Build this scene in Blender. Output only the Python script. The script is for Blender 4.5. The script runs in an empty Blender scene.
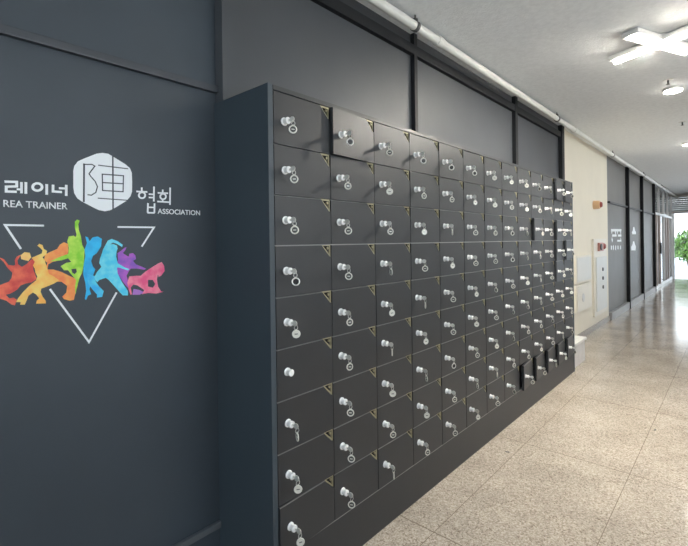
import bpy, bmesh, math, random
from mathutils import Vector, Matrix

rnd = random.Random(7)
scene = bpy.context.scene
COL = scene.collection
R = math.radians

# ------------------------------------------------------------------ camera
EYE = 1.383
FOCAL_PX = 437.0
cam_data = bpy.data.cameras.new('camera')
cam = bpy.data.objects.new('camera', cam_data)
COL.objects.link(cam)
cam_data.sensor_fit = 'HORIZONTAL'
cam_data.sensor_width = 36.0
cam_data.lens = 36.0 * FOCAL_PX / 688.0
cam_data.shift_x = 0.0
cam_data.shift_y = -31.0 / 688.0
cam_data.clip_start = 0.02
cam_data.clip_end = 300
cam.matrix_world = (Matrix.Translation((0, 0, EYE)) @ Matrix.Rotation(R(42.04), 4, 'Z')
                    @ Matrix.Rotation(R(90), 4, 'X') @ Matrix.Rotation(-0.013, 4, 'Z'))
scene.camera = cam

# ------------------------------------------------------------------ light and exposure
scene.view_settings.view_transform = 'Standard'
scene.view_settings.look = 'None'
scene.view_settings.gamma = 1.0
scene.view_settings.use_curve_mapping = False
scene.view_settings.exposure = 0.1
try:
    scene.cycles.use_denoising = True
    scene.cycles.max_bounces = 8
    scene.cycles.diffuse_bounces = 5
    scene.cycles.caustics_reflective = False
    scene.cycles.caustics_refractive = False
    scene.cycles.sample_clamp_indirect = 6.0
except Exception:
    pass

world = bpy.data.worlds.new('sky')
scene.world = world
world.use_nodes = True
wn = world.node_tree
wn.nodes.clear()
w_out = wn.nodes.new('ShaderNodeOutputWorld')
w_bg = wn.nodes.new('ShaderNodeBackground')
w_ramp = wn.nodes.new('ShaderNodeValToRGB')
w_map = wn.nodes.new('ShaderNodeSeparateXYZ')
w_tc = wn.nodes.new('ShaderNodeTexCoord')
wn.links.new(w_tc.outputs['Generated'], w_map.inputs[0])
wn.links.new(w_map.outputs['Z'], w_ramp.inputs['Fac'])
w_ramp.color_ramp.elements[0].color = (0.95, 0.97, 1.0, 1)
w_ramp.color_ramp.elements[1].color = (0.62, 0.78, 1.0, 1)
wn.links.new(w_ramp.outputs['Color'], w_bg.inputs['Color'])
wn.links.new(w_bg.outputs[0], w_out.inputs['Surface'])
w_bg.inputs['Strength'].default_value = 5.0


def area_light(name, loc, rot, sx, sy, power, color):
    d = bpy.data.lights.new(name, 'AREA')
    d.shape = 'RECTANGLE'
    d.size, d.size_y, d.energy, d.color = sx, sy, power, color
    o = bpy.data.objects.new(name, d)
    o.location, o.rotation_euler = loc, rot
    COL.objects.link(o)
    return o

# area lights added as daylight from unseen windows: near end and right-hand wall
area_light('added_daylight_near_end', (-0.1, -2.92, 1.62), (R(90), 0, 0), 2.4, 1.9, 20, (0.64, 0.83, 1.0))
area_light('added_daylight_side_near', (1.66, 1.1, 1.75), (0, R(90), 0), 1.4, 2.5, 15, (0.82, 0.90, 1.0))
area_light('added_daylight_side_middle', (1.66, 4.1, 1.75), (0, R(90), 0), 1.4, 2.5, 1.5, (0.93, 0.97, 1.0))
area_light('added_daylight_side_far', (1.64, 11.0, 1.75), (0, R(90), 0), 1.3, 8.0, 32, (0.97, 0.98, 1.0))
LAMP_STRENGTH = 55.0
HUB_STRENGTH = 2700.0  # strong central glow added to the cross lamp for crisper lock shadows
DOWNLIGHT_STRENGTH = 60.0


# ------------------------------------------------------------------ materials
def mat(name, color, rough=0.5, metal=0.0, vary=0.0, scale=8.0, bump=0.0, bscale=60.0, coat=0.0, spec=None):
    m = bpy.data.materials.new(name)
    m.use_nodes = True
    nt = m.node_tree
    b = nt.nodes['Principled BSDF']
    b.inputs['Roughness'].default_value = rough
    b.inputs['Metallic'].default_value = metal
    if coat:
        b.inputs['Coat Weight'].default_value = coat
        b.inputs['Coat Roughness'].default_value = 0.15
    if spec is not None:
        b.inputs['Specular IOR Level'].default_value = spec
    tc = nt.nodes.new('ShaderNodeTexCoord')
    n = nt.nodes.new('ShaderNodeTexNoise')
    n.inputs['Scale'].default_value = scale
    n.inputs['Detail'].default_value = 4
    nt.links.new(tc.outputs['Object'], n.inputs['Vector'])
    r = nt.nodes.new('ShaderNodeValToRGB')
    lo = [max(0, c * (1 - vary)) for c in color]
    hi = [min(1, c * (1 + vary)) for c in color]
    r.color_ramp.elements[0].position = 0.3
    r.color_ramp.elements[1].position = 0.7
    r.color_ramp.elements[0].color = (*lo, 1)
    r.color_ramp.elements[1].color = (*hi, 1)
    nt.links.new(n.outputs['Fac'], r.inputs['Fac'])
    nt.links.new(r.outputs['Color'], b.inputs['Base Color'])
    if bump:
        n2 = nt.nodes.new('ShaderNodeTexNoise')
        n2.inputs['Scale'].default_value = bscale
        n2.inputs['Detail'].default_value = 5
        nt.links.new(tc.outputs['Object'], n2.inputs['Vector'])
        bp = nt.nodes.new('ShaderNodeBump')
        bp.inputs['Strength'].default_value = bump
        bp.inputs['Distance'].default_value = 0.004
        nt.links.new(n2.outputs['Fac'], bp.inputs['Height'])
        nt.links.new(bp.outputs['Normal'], b.inputs['Normal'])
    return m


def emit_mat(name, color, strength):
    m = bpy.data.materials.new(name)
    m.use_nodes = True
    b = m.node_tree.nodes['Principled BSDF']
    b.inputs['Base Color'].default_value = (*color, 1)
    b.inputs['Emission Color'].default_value = (*color, 1)
    b.inputs['Emission Strength'].default_value = strength
    return m


def glass_mat(name, tint, reflect=0.12):
    m = bpy.data.materials.new(name)
    m.use_nodes = True
    nt = m.node_tree
    nt.nodes.clear()
    o = nt.nodes.new('ShaderNodeOutputMaterial')
    t = nt.nodes.new('ShaderNodeBsdfTransparent')
    t.inputs['Color'].default_value = (*tint, 1)
    g = nt.nodes.new('ShaderNodeBsdfGlossy')
    g.inputs['Roughness'].default_value = 0.03
    f = nt.nodes.new('ShaderNodeFresnel')
    f.inputs['IOR'].default_value = 1.45
    a = nt.nodes.new('ShaderNodeMath')
    a.operation = 'ADD'
    a.use_clamp = True
    a.inputs[1].default_value = reflect - 0.04
    mx = nt.nodes.new('ShaderNodeMixShader')
    nt.links.new(f.outputs[0], a.inputs[0])
    nt.links.new(a.outputs[0], mx.inputs[0])
    nt.links.new(t.outputs[0], mx.inputs[1])
    nt.links.new(g.outputs[0], mx.inputs[2])
    nt.links.new(mx.outputs[0], o.inputs['Surface'])
    return m


def floor_mat():
    m = bpy.data.materials.new('polished_granite_tiles')
    m.use_nodes = True
    nt = m.node_tree
    L = nt.links.new
    b = nt.nodes['Principled BSDF']
    tc = nt.nodes.new('ShaderNodeTexCoord')
    v = nt.nodes.new('ShaderNodeTexVoronoi')
    v.inputs['Scale'].default_value = 165
    L(tc.outputs['Object'], v.inputs['Vector'])
    sep = nt.nodes.new('ShaderNodeSeparateColor')
    L(v.outputs['Color'], sep.inputs[0])
    r = nt.nodes.new('ShaderNodeValToRGB')
    r.color_ramp.interpolation = 'LINEAR'
    els = r.color_ramp.elements
    els[0].position, els[0].color = 0.0, (0.235, 0.185, 0.14, 1)
    els[1].position, els[1].color = 1.0, (0.61, 0.535, 0.455, 1)
    e = els.new(0.16); e.color = (0.36, 0.305, 0.25, 1)
    e = els.new(0.55); e.color = (0.45, 0.39, 0.325, 1)
    L(sep.outputs[0], r.inputs['Fac'])
    n = nt.nodes.new('ShaderNodeTexNoise')
    n.inputs['Scale'].default_value = 3.0
    n.inputs['Detail'].default_value = 6
    L(tc.outputs['Object'], n.inputs['Vector'])
    mp = nt.nodes.new('ShaderNodeMapRange')
    mp.inputs['From Min'].default_value = 0.3
    mp.inputs['From Max'].default_value = 0.7
    mp.inputs['To Min'].default_value = 0.86
    mp.inputs['To Max'].default_value = 1.1
    L(n.outputs['Fac'], mp.inputs['Value'])
    mul = nt.nodes.new('ShaderNodeVectorMath')
    mul.operation = 'SCALE'
    L(r.outputs['Color'], mul.inputs[0])
    L(mp.outputs[0], mul.inputs['Scale'])
    # joints of the 60 cm tiles
    sx = nt.nodes.new('ShaderNodeSeparateXYZ')
    L(tc.outputs['Object'], sx.inputs[0])
    masks = []
    for axis, off, half, wid in (('X', 1.085 + 6.0, 0.3, 0.0015), ('Y', -1.815 + 12.0, 0.6, 0.0026)):
        a = nt.nodes.new('ShaderNodeMath'); a.operation = 'ADD'; a.inputs[1].default_value = off
        L(sx.outputs[axis], a.inputs[0])
        f = nt.nodes.new('ShaderNodeMath'); f.operation = 'WRAP'
        f.inputs[1].default_value = half; f.inputs[2].default_value = -half
        L(a.outputs[0], f.inputs[0])
        ab = nt.nodes.new('ShaderNodeMath'); ab.operation = 'ABSOLUTE'
        L(f.outputs[0], ab.inputs[0])
        lt = nt.nodes.new('ShaderNodeMath'); lt.operation = 'LESS_THAN'; lt.inputs[1].default_value = wid
        L(ab.outputs[0], lt.inputs[0])
        masks.append(lt)
    mx = nt.nodes.new('ShaderNodeMath'); mx.operation = 'MAXIMUM'
    L(masks[0].outputs[0], mx.inputs[0]); L(masks[1].outputs[0], mx.inputs[1])
    mixc = nt.nodes.new('ShaderNodeMix'); mixc.data_type = 'RGBA'
    L(mx.outputs[0], mixc.inputs['Factor'])
    L(mul.outputs[0], mixc.inputs['A'])
    mixc.inputs['B'].default_value = (0.20, 0.16, 0.12, 1)
    L(mixc.outputs['Result'], b.inputs['Base Color'])
    rr = nt.nodes.new('ShaderNodeMapRange')
    rr.inputs['To Min'].default_value = 0.09
    rr.inputs['To Max'].default_value = 0.19
    L(n.outputs['Fac'], rr.inputs['Value'])
    L(rr.outputs[0], b.inputs['Roughness'])
    b.inputs['Specular IOR Level'].default_value = 0.6
    return m


def watercolour_mat(name, c1, c2, scale=28.0):
    m = bpy.data.materials.new(name)
    m.use_nodes = True
    nt = m.node_tree
    b = nt.nodes['Principled BSDF']
    b.inputs['Roughness'].default_value = 0.6
    tc = nt.nodes.new('ShaderNodeTexCoord')
    n = nt.nodes.new('ShaderNodeTexNoise')
    n.inputs['Scale'].default_value = scale
    n.inputs['Detail'].default_value = 3
    nt.links.new(tc.outputs['Object'], n.inputs['Vector'])
    r = nt.nodes.new('ShaderNodeValToRGB')
    r.color_ramp.elements[0].position = 0.38
    r.color_ramp.elements[1].position = 0.62
    r.color_ramp.elements[0].color = (*c1, 1)
    r.color_ramp.elements[1].color = (*c2, 1)
    nt.links.new(n.outputs['Fac'], r.inputs['Fac'])
    nt.links.new(r.outputs['Color'], b.inputs['Base Color'])
    return m


M = dict(
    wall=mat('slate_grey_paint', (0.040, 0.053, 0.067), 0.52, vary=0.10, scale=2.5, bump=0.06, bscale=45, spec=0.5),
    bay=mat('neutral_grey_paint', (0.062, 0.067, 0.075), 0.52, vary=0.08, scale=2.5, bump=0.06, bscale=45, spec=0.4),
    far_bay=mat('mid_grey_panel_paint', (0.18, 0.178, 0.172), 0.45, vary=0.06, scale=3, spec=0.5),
    trim=mat('near_black_trim_paint', (0.016, 0.017, 0.019), 0.55, vary=0.1, scale=6, spec=0.18),
    rail=mat('grey_rail_paint', (0.048, 0.054, 0.064), 0.4, vary=0.08, scale=6),
    cream=mat('cream_paint', (0.78, 0.725, 0.605), 0.6, vary=0.03, scale=2, bump=0.05, bscale=50),
    ceiling=mat('textured_ceiling_plaster', (0.90, 0.905, 0.895), 0.85, vary=0.05, scale=30, bump=0.55, bscale=75),
    white_wall=mat('off_white_paint', (0.66, 0.65, 0.62), 0.7, vary=0.03, scale=3),
    grey_wall=mat('mid_grey_paint', (0.22, 0.22, 0.215), 0.6, vary=0.05, scale=3),
    floor=floor_mat(),
    steel=mat('charcoal_powder_coat', (0.024, 0.026, 0.029), 0.43, vary=0.05, scale=14, bump=0.04, bscale=260, spec=0.5),
    side=mat('blue_grey_side_paint', (0.040, 0.056, 0.070), 0.5, vary=0.05, scale=3),
    steel_dark=mat('dark_carcass_steel', (0.050, 0.051, 0.053), 0.5, vary=0.05, scale=10),
    chrome=mat('chrome', (0.97, 0.97, 0.95), 0.22, metal=0.15),
    nickel=mat('nickel_plate', (0.78, 0.77, 0.73), 0.28, metal=1.0),
    key_face=mat('pale_key_metal', (0.80, 0.79, 0.75), 0.35, metal=0.7),
    tag_rim=mat('pale_tag_rim', (0.74, 0.73, 0.66), 0.35, metal=0.35),
    tag_core=mat('dark_tag_centre', (0.07, 0.07, 0.065), 0.4),
    brass=mat('dull_brass', (0.44, 0.40, 0.26), 0.4, metal=0.5),
    white_paint=mat('white_vinyl', (0.90, 0.93, 0.95), 0.5),
    pipe=mat('white_painted_pipe', (0.74, 0.73, 0.68), 0.4, vary=0.05, scale=12),
    dark_metal=mat('dark_bracket_metal', (0.05, 0.05, 0.048), 0.5),
    skirting=mat('grey_granite_skirting', (0.30, 0.27, 0.24), 0.3, vary=0.35, scale=60),
    grey_trim=mat('light_grey_skirting', (0.36, 0.36, 0.36), 0.4, vary=0.05),
    low_rail=mat('mid_grey_rail', (0.11, 0.12, 0.13), 0.4, vary=0.05),
    edge=mat('painted_edge_highlight', (0.17, 0.17, 0.165), 0.4, vary=0.25, scale=9),  # pale tone painted in for the light caught along door tops
    seam=mat('pale_line_paint', (0.26, 0.26, 0.255), 0.35, vary=0.05),
    aluminium=mat('aluminium', (0.66, 0.65, 0.63), 0.35, metal=0.7),
    bronze=mat('pinkish_door_frame', (0.62, 0.52, 0.48), 0.4, vary=0.05),
    black=mat('black_plastic', (0.02, 0.02, 0.02), 0.4),
    panel_white=mat('white_enamel', (0.76, 0.72, 0.63), 0.35, vary=0.02),
    panel_grey=mat('pale_blue_grey_enamel', (0.68, 0.68, 0.645), 0.35, vary=0.02),
    red=mat('dark_red_plastic', (0.30, 0.06, 0.045), 0.35),
    pink_red=mat('faded_red_plastic', (0.50, 0.24, 0.20), 0.4),
    peach=mat('peach_plastic', (0.72, 0.47, 0.27), 0.4),
    marble=mat('pale_stone', (0.62, 0.60, 0.58), 0.35, vary=0.08, scale=12),
    marble_top=mat('white_stone_lid', (0.80, 0.79, 0.76), 0.3, vary=0.03, scale=12),
    shutter=mat('grey_green_slats', (0.25, 0.28, 0.27), 0.45, vary=0.05),
    lamp_body=mat('white_lamp_housing', (0.80, 0.79, 0.76), 0.5),
    tube=emit_mat('lit_tube', (1.0, 0.945, 0.84), LAMP_STRENGTH),
    hub=emit_mat('added_hub_emitter', (1.0, 0.945, 0.84), HUB_STRENGTH),
    disc=emit_mat('lit_diffuser', (1.0, 0.95, 0.86), DOWNLIGHT_STRENGTH),
    entrance_glass=glass_mat('reflecting_glass', (0.85, 0.87, 0.87), 0.35),
    glass=glass_mat('clear_glass', (0.90, 0.92, 0.92)),
    leaf=mat('leaf_green', (0.16, 0.30, 0.06), 0.5, vary=0.5, scale=5),
    bark=mat('bark', (0.16, 0.11, 0.07), 0.8, vary=0.3),
    paving=mat('pale_outdoor_paving', (0.62, 0.63, 0.64), 0.7, vary=0.1, scale=3),
    facade=mat('pale_facade', (0.72, 0.71, 0.68), 0.8, vary=0.05),
)

POLY = {'red': [(278.6, 1350.9), (290.8, 1344.7), (301.5, 1326.8), (314.1, 1324.3), (318.2, 1326.0), (317.4, 1341.7), (322.3, 1351.4), (332.1, 1357.0), (328.7, 1349.2), (323.8, 1339.5), (325.3, 1327.7), (334.9, 1319.3), (346.4, 1326.7), (359.8, 1342.1), (369.8, 1335.7), (363.0, 1321.9), (364.5, 1307.8), (369.3, 1291.4), (372.6, 1279.1), (359.0, 1270.0), (344.1, 1267.2), (331.0, 1262.3), (322.9, 1251.2), (313.2, 1244.3), (303.7, 1239.3), (294.3, 1237.5), (302.0, 1225.9), (313.0, 1226.7), (320.9, 1220.0), (316.0, 1202.9), (308.1, 1205.8), (295.7, 1218.8), (277.3, 1228.5), (277.7, 1266.7), (290.0, 1271.5), (302.5, 1276.3), (308.9, 1287.5), (310.7, 1303.0), (299.8, 1317.2), (290.7, 1335.1)], 'head': [(332.0, 1355.0), (341.9, 1364.6), (355.1, 1362.3), (358.9, 1348.1), (351.5, 1336.4), (341.6, 1340.0), (333.5, 1343.1)], 'yellow': [(375.4, 1383.9), (380.6, 1389.9), (389.1, 1385.8), (392.4, 1373.5), (401.0, 1367.2), (399.2, 1357.0), (388.7, 1347.1), (393.8, 1338.8), (400.4, 1313.9), (405.5, 1293.1), (419.5, 1284.0), (433.7, 1270.5), (419.2, 1261.3), (398.0, 1252.7), (384.2, 1247.8), (382.3, 1237.8), (387.3, 1223.1), (395.8, 1208.0), (395.7, 1199.8), (370.1, 1201.9), (371.8, 1210.6), (378.7, 1217.9), (370.4, 1230.9), (362.0, 1237.7), (350.3, 1228.9), (345.2, 1213.5), (340.2, 1202.1), (328.8, 1203.4), (330.5, 1211.1), (319.3, 1212.4), (324.2, 1223.6), (337.3, 1242.0), (354.0, 1260.4), (370.9, 1275.2), (374.4, 1287.0), (369.4, 1299.4), (367.9, 1311.6), (363.0, 1321.9), (368.1, 1333.7), (359.9, 1346.1), (375.1, 1353.6), (387.1, 1359.4), (388.9, 1369.5), (382.2, 1377.7)], 'orange': [(395.5, 1355.4), (409.0, 1362.9), (429.7, 1373.1), (436.8, 1386.3), (448.6, 1394.3), (460.4, 1388.7), (461.1, 1367.0), (457.6, 1348.1), (436.2, 1335.4), (415.5, 1330.9), (404.1, 1323.5), (401.7, 1307.8), (417.5, 1306.9), (440.5, 1297.6), (464.0, 1282.6), (480.8, 1273.2), (488.1, 1267.2), (486.9, 1248.0), (480.2, 1226.6), (475.1, 1202.4), (463.0, 1201.0), (446.5, 1208.2), (441.9, 1216.8), (453.8, 1229.1), (456.5, 1250.5), (440.1, 1265.3), (417.0, 1267.1), (399.0, 1265.8), (381.2, 1262.0), (372.5, 1273.1), (386.0, 1298.2), (397.2, 1313.3), (401.9, 1328.8), (393.0, 1337.1)], 'green': [(481.5, 1462.6), (487.9, 1469.4), (495.3, 1465.8), (491.2, 1454.6), (492.5, 1435.3), (498.6, 1413.2), (501.8, 1385.5), (509.1, 1368.7), (507.8, 1346.4), (506.0, 1318.7), (500.7, 1291.2), (493.1, 1275.1), (485.4, 1248.1), (480.2, 1221.1), (479.0, 1243.2), (482.2, 1267.6), (468.8, 1287.7), (459.4, 1301.9), (447.6, 1302.5), (438.4, 1316.5), (454.9, 1326.5), (469.3, 1328.6), (459.9, 1341.5), (440.9, 1335.2), (408.7, 1332.8), (431.7, 1344.7), (461.0, 1356.1), (462.6, 1375.1), (458.1, 1396.9), (463.1, 1413.2), (477.6, 1415.9), (482.4, 1410.5), (485.9, 1418.7), (481.3, 1443.4)], 'blue': [(512.1, 1413.2), (519.7, 1410.4), (524.6, 1396.4), (535.0, 1410.4), (550.6, 1413.3), (563.6, 1404.7), (560.7, 1379.0), (547.3, 1356.5), (534.2, 1345.6), (528.9, 1328.9), (533.8, 1311.8), (541.4, 1300.1), (533.4, 1277.9), (528.0, 1255.8), (522.7, 1233.8), (527.5, 1216.5), (517.3, 1211.9), (512.1, 1198.5), (508.1, 1201.7), (512.5, 1229.1), (510.3, 1257.2), (504.1, 1285.5), (506.0, 1318.7), (511.3, 1346.3), (509.1, 1368.7), (516.9, 1390.9)], 'blueleg': [(514.9, 1288.0), (542.1, 1276.2), (541.9, 1258.6), (553.3, 1240.0), (567.2, 1223.6), (562.2, 1203.7), (545.8, 1202.8), (546.0, 1212.9), (532.4, 1231.8), (519.0, 1252.9)], 'cyan': [(556.8, 1336.1), (564.0, 1356.2), (566.5, 1366.3), (573.8, 1381.5), (583.6, 1399.4), (595.7, 1404.5), (615.2, 1396.6), (632.5, 1383.3), (629.9, 1375.4), (612.6, 1387.2), (599.4, 1391.5), (590.6, 1385.4), (601.3, 1386.3), (612.6, 1381.0), (614.9, 1370.5), (611.3, 1360.1), (609.6, 1342.0), (614.3, 1318.3), (639.1, 1301.4), (654.3, 1295.3), (649.1, 1290.3), (619.0, 1302.4), (611.6, 1302.8), (613.8, 1281.8), (628.3, 1249.4), (648.2, 1216.1), (648.0, 1200.2), (630.3, 1202.0), (608.2, 1230.2), (584.3, 1260.5), (574.8, 1268.9), (553.5, 1262.8), (546.5, 1255.7), (537.4, 1271.5), (546.9, 1291.0), (561.1, 1308.0), (554.2, 1321.0)], 'purple': [(614.6, 1354.0), (626.8, 1362.2), (639.2, 1372.6), (645.4, 1374.6), (641.2, 1364.0), (632.8, 1353.5), (645.1, 1344.6), (653.3, 1340.0), (655.5, 1350.7), (668.2, 1352.5), (676.5, 1343.6), (678.5, 1330.4), (667.8, 1324.3), (678.2, 1310.8), (699.7, 1301.0), (714.9, 1293.5), (708.2, 1289.5), (682.3, 1295.3), (659.0, 1296.5), (652.7, 1287.4), (644.2, 1271.6), (650.1, 1249.6), (656.1, 1227.6), (647.8, 1228.3), (631.6, 1251.0), (615.7, 1277.7), (609.9, 1299.2), (610.2, 1318.2), (616.3, 1328.5)], 'pink': [(654.5, 1268.7), (679.8, 1269.2), (694.9, 1268.2), (712.5, 1282.6), (739.5, 1298.9), (762.5, 1311.4), (774.1, 1315.4), (783.2, 1301.3), (785.3, 1280.6), (771.1, 1263.2), (761.8, 1259.3), (759.6, 1270.7), (754.8, 1250.7), (759.0, 1223.2), (770.3, 1204.1), (779.6, 1200.9), (751.8, 1196.8), (720.3, 1202.0), (698.4, 1199.7), (707.3, 1214.3), (694.3, 1224.3), (681.5, 1234.1), (666.7, 1237.5), (658.2, 1227.4), (662.1, 1203.2), (657.8, 1201.5), (651.8, 1219.3), (645.9, 1245.7)], 'violet': [(668.6, 1222.2), (689.9, 1215.9), (707.2, 1205.5), (689.7, 1198.4), (664.1, 1200.9)], 'hole1': [(721.0, 1250.9), (738.9, 1249.6), (747.7, 1233.2), (738.5, 1220.5), (720.7, 1226.5)], 'hole2': [(469.0, 1305.1), (482.6, 1306.1), (484.5, 1295.0), (478.5, 1288.2), (471.3, 1293.0)], 'hole3': [(536.1, 1349.4), (552.1, 1338.8), (547.2, 1318.8), (547.0, 1296.1), (540.1, 1301.5), (532.6, 1327.0)], 'hex': [(478.7, 1632.1), (481.5, 1647.4), (492.4, 1664.6), (511.9, 1677.0), (549.9, 1698.5), (568.4, 1703.8), (587.1, 1703.7), (601.9, 1696.7), (645.1, 1674.0), (660.6, 1661.9), (667.2, 1646.3), (668.1, 1611.3), (667.2, 1576.2), (661.6, 1559.4), (647.9, 1542.2), (608.2, 1514.8), (591.0, 1504.9), (574.2, 1501.0), (555.7, 1504.2), (541.6, 1510.6), (502.4, 1531.1), (489.1, 1541.1), (480.5, 1557.6), (478.1, 1576.6)], 'farlogo1': [(10925.7, 1620.8), (11066.1, 1623.2), (11123.2, 1553.5), (11256.0, 1515.4), (11234.2, 1467.7), (10811.4, 1465.9), (10772.2, 1511.5), (10886.0, 1550.9)], 'farlogo2': [(10886.5, 1319.9), (11017.1, 1318.9), (11101.2, 1255.7), (11205.6, 1207.0), (11181.0, 1120.7), (10686.1, 1132.1), (10666.0, 1200.6), (10813.5, 1259.2)]}
STROKES = {'character': [([(510.9, 1659.6), (508.6, 1529.4)], 5.5, 0), ([(507.7, 1656.1), (535.4, 1659.5), (544.1, 1654.9), (533.1, 1638.2), (525.8, 1626.5), (530.9, 1618.3), (544.7, 1602.0), (551.4, 1585.0), (546.3, 1564.7), (532.1, 1554.0), (520.2, 1554.9)], 3.6, 0), ([(554.7, 1659.3), (654.7, 1658.4)], 3.4, 0), ([(602.7, 1698.7), (601.3, 1509.0)], 5, 0), ([(567.5, 1629.6), (637.9, 1631.6), (635.9, 1573.8), (567.6, 1573.0)], 3.8, 1), ([(567.1, 1600.6), (637.6, 1602.5)], 3.8, 0), ([(552.1, 1545.2), (659.2, 1543.9)], 3.4, 0)], 'korean': [([(294.5, 1578.3), (324.5, 1580.2), (324.4, 1566.4), (298.5, 1563.3), (298.4, 1548.8), (324.2, 1549.9)], 5.8, 0), ([(324.3, 1557.7), (335.8, 1557.7)], 5, 0), ([(336.5, 1580.7), (336.2, 1546.1)], 5.5, 0), ([(347.7, 1581.7), (347.3, 1545.4)], 5.8, 0), ([(390.0, 1570.1), (389.6, 1567.1), (388.3, 1564.2), (386.3, 1561.6), (383.6, 1559.6), (380.6, 1558.2), (377.4, 1557.5), (374.2, 1557.7), (371.2, 1558.6), (368.7, 1560.2), (366.8, 1562.4), (365.6, 1565.1), (365.2, 1568.0), (365.7, 1571.0), (366.9, 1573.9), (368.9, 1576.5), (371.5, 1578.5), (374.4, 1580.0), (377.7, 1580.6), (380.9, 1580.5), (383.9, 1579.7), (386.4, 1578.0), (388.4, 1575.8), (389.6, 1573.1)], 6, 1), ([(402.8, 1580.3), (402.4, 1546.5)], 6, 0), ([(420.1, 1580.2), (419.9, 1558.2), (445.0, 1558.2)], 6, 0), ([(436.5, 1570.1), (457.4, 1570.8)], 5.6, 0), ([(457.5, 1582.9), (457.1, 1546.4)], 6, 0), ([(702.6, 1595.1), (702.8, 1581.4)], 5, 0), ([(683.0, 1578.6), (722.9, 1579.7)], 5, 0), ([(715.0, 1566.9), (714.6, 1564.0), (713.4, 1561.3), (711.5, 1558.9), (709.1, 1557.0), (706.3, 1555.7), (703.2, 1555.1), (700.3, 1555.3), (697.5, 1556.2), (695.1, 1557.8), (693.3, 1559.9), (692.2, 1562.4), (691.9, 1565.2), (692.3, 1568.1), (693.5, 1570.8), (695.3, 1573.2), (697.7, 1575.1), (700.5, 1576.4), (703.5, 1577.0), (706.5, 1576.8), (709.3, 1576.0), (711.7, 1574.4), (713.5, 1572.3), (714.7, 1569.7)], 5, 1), ([(728.5, 1571.9), (747.5, 1572.5)], 4.6, 0), ([(728.3, 1559.6), (747.3, 1560.1)], 4.6, 0), ([(748.7, 1602.3), (747.1, 1545.6)], 5, 0), ([(725.2, 1538.2), (723.5, 1502.2)], 5, 0), ([(749.9, 1538.8), (748.6, 1502.4)], 5, 0), ([(723.8, 1522.6), (749.3, 1523.0)], 4.6, 0), ([(722.7, 1502.1), (749.0, 1502.4)], 5, 0), ([(782.3, 1593.4), (782.2, 1580.8)], 5, 0), ([(762.6, 1579.4), (802.9, 1580.7)], 5, 0), ([(794.5, 1567.4), (794.1, 1564.7), (792.9, 1562.1), (791.1, 1559.8), (788.8, 1557.9), (786.0, 1556.7), (783.1, 1556.2), (780.3, 1556.4), (777.6, 1557.2), (775.3, 1558.7), (773.6, 1560.8), (772.5, 1563.2), (772.2, 1565.9), (772.6, 1568.6), (773.7, 1571.2), (775.5, 1573.5), (777.8, 1575.4), (780.5, 1576.6), (783.4, 1577.2), (786.3, 1577.0), (789.0, 1576.2), (791.3, 1574.7), (793.1, 1572.6), (794.2, 1570.1)], 5, 1), ([(781.8, 1555.7), (781.7, 1547.3)], 4.6, 0), ([(760.5, 1546.4), (808.6, 1546.4)], 5, 0), ([(812.0, 1603.5), (810.2, 1536.3)], 5, 0)], 'triangle': [([(333.1, 1374.4), (294.3, 1447.5), (393.9, 1447.6)], 5, 0), ([(615.8, 1446.9), (746.7, 1447.6), (699.9, 1375.7)], 5, 0), ([(407.7, 1244.6), (519.2, 1054.7), (609.9, 1214.6)], 5, 0)], 'farnotice': [([(8759.2, 1526.9), (9659.3, 1537.1)], 45, 0), ([(8818.6, 1527.6), (8815.2, 1469.9)], 60, 0), ([(9094.1, 1517.5), (9154.2, 1465.2)], 60, 0), ([(9320.2, 1533.2), (9283.2, 1465.8)], 50, 0), ([(9555.3, 1535.9), (9619.9, 1467.5)], 50, 0), ([(8843.0, 1435.3), (9216.4, 1436.2)], 40, 0), ([(9347.0, 1436.5), (9652.7, 1437.2)], 40, 0), ([(8810.1, 1386.6), (8867.0, 1334.9)], 60, 0), ([(9580.3, 1391.6), (9611.8, 1343.2)], 40, 0), ([(9275.3, 1341.3), (9646.3, 1338.8)], 35, 0), ([(8772.6, 1259.0), (8768.4, 1188.9)], 70, 0), ([(8922.9, 1256.8), (8949.1, 1185.0)], 60, 0), ([(9140.9, 1253.5), (9116.9, 1174.7)], 60, 0), ([(9335.1, 1250.6), (9330.9, 1183.4)], 70, 0), ([(9570.9, 1247.1), (9566.5, 1178.4)], 60, 0)]}

# ------------------------------------------------------------------ mesh helpers
def link(name, bm, material, parent=None, mats=None, smooth=False, bevel=0.0):
    if bevel:
        bmesh.ops.bevel(bm, geom=bm.edges[:], offset=bevel, segments=2, affect='EDGES', profile=0.7)
    bmesh.ops.recalc_face_normals(bm, faces=bm.faces[:])
    me = bpy.data.meshes.new(name)
    bm.to_mesh(me)
    bm.free()
    for x in (mats or [material]):
        me.materials.append(x)
    if smooth:
        me.shade_smooth()
        try:
            me.set_sharp_from_angle(angle=R(35))
        except Exception:
            pass
    o = bpy.data.objects.new(name, me)
    COL.objects.link(o)
    if parent is not None:
        o.parent = parent
    return o


def bx(bm, x0, x1, y0, y1, z0, z1, mi=0):
    vs = [bm.verts.new((x, y, z)) for x in (x0, x1) for y in (y0, y1) for z in (z0, z1)]
    for f in ((0, 1, 3, 2), (4, 6, 7, 5), (0, 4, 5, 1), (2, 3, 7, 6), (0, 2, 6, 4), (1, 5, 7, 3)):
        bm.faces.new([vs[i] for i in f]).material_index = mi
    return vs


def box_bm(*a):
    bm = bmesh.new()
    bx(bm, *a)
    return bm


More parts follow.
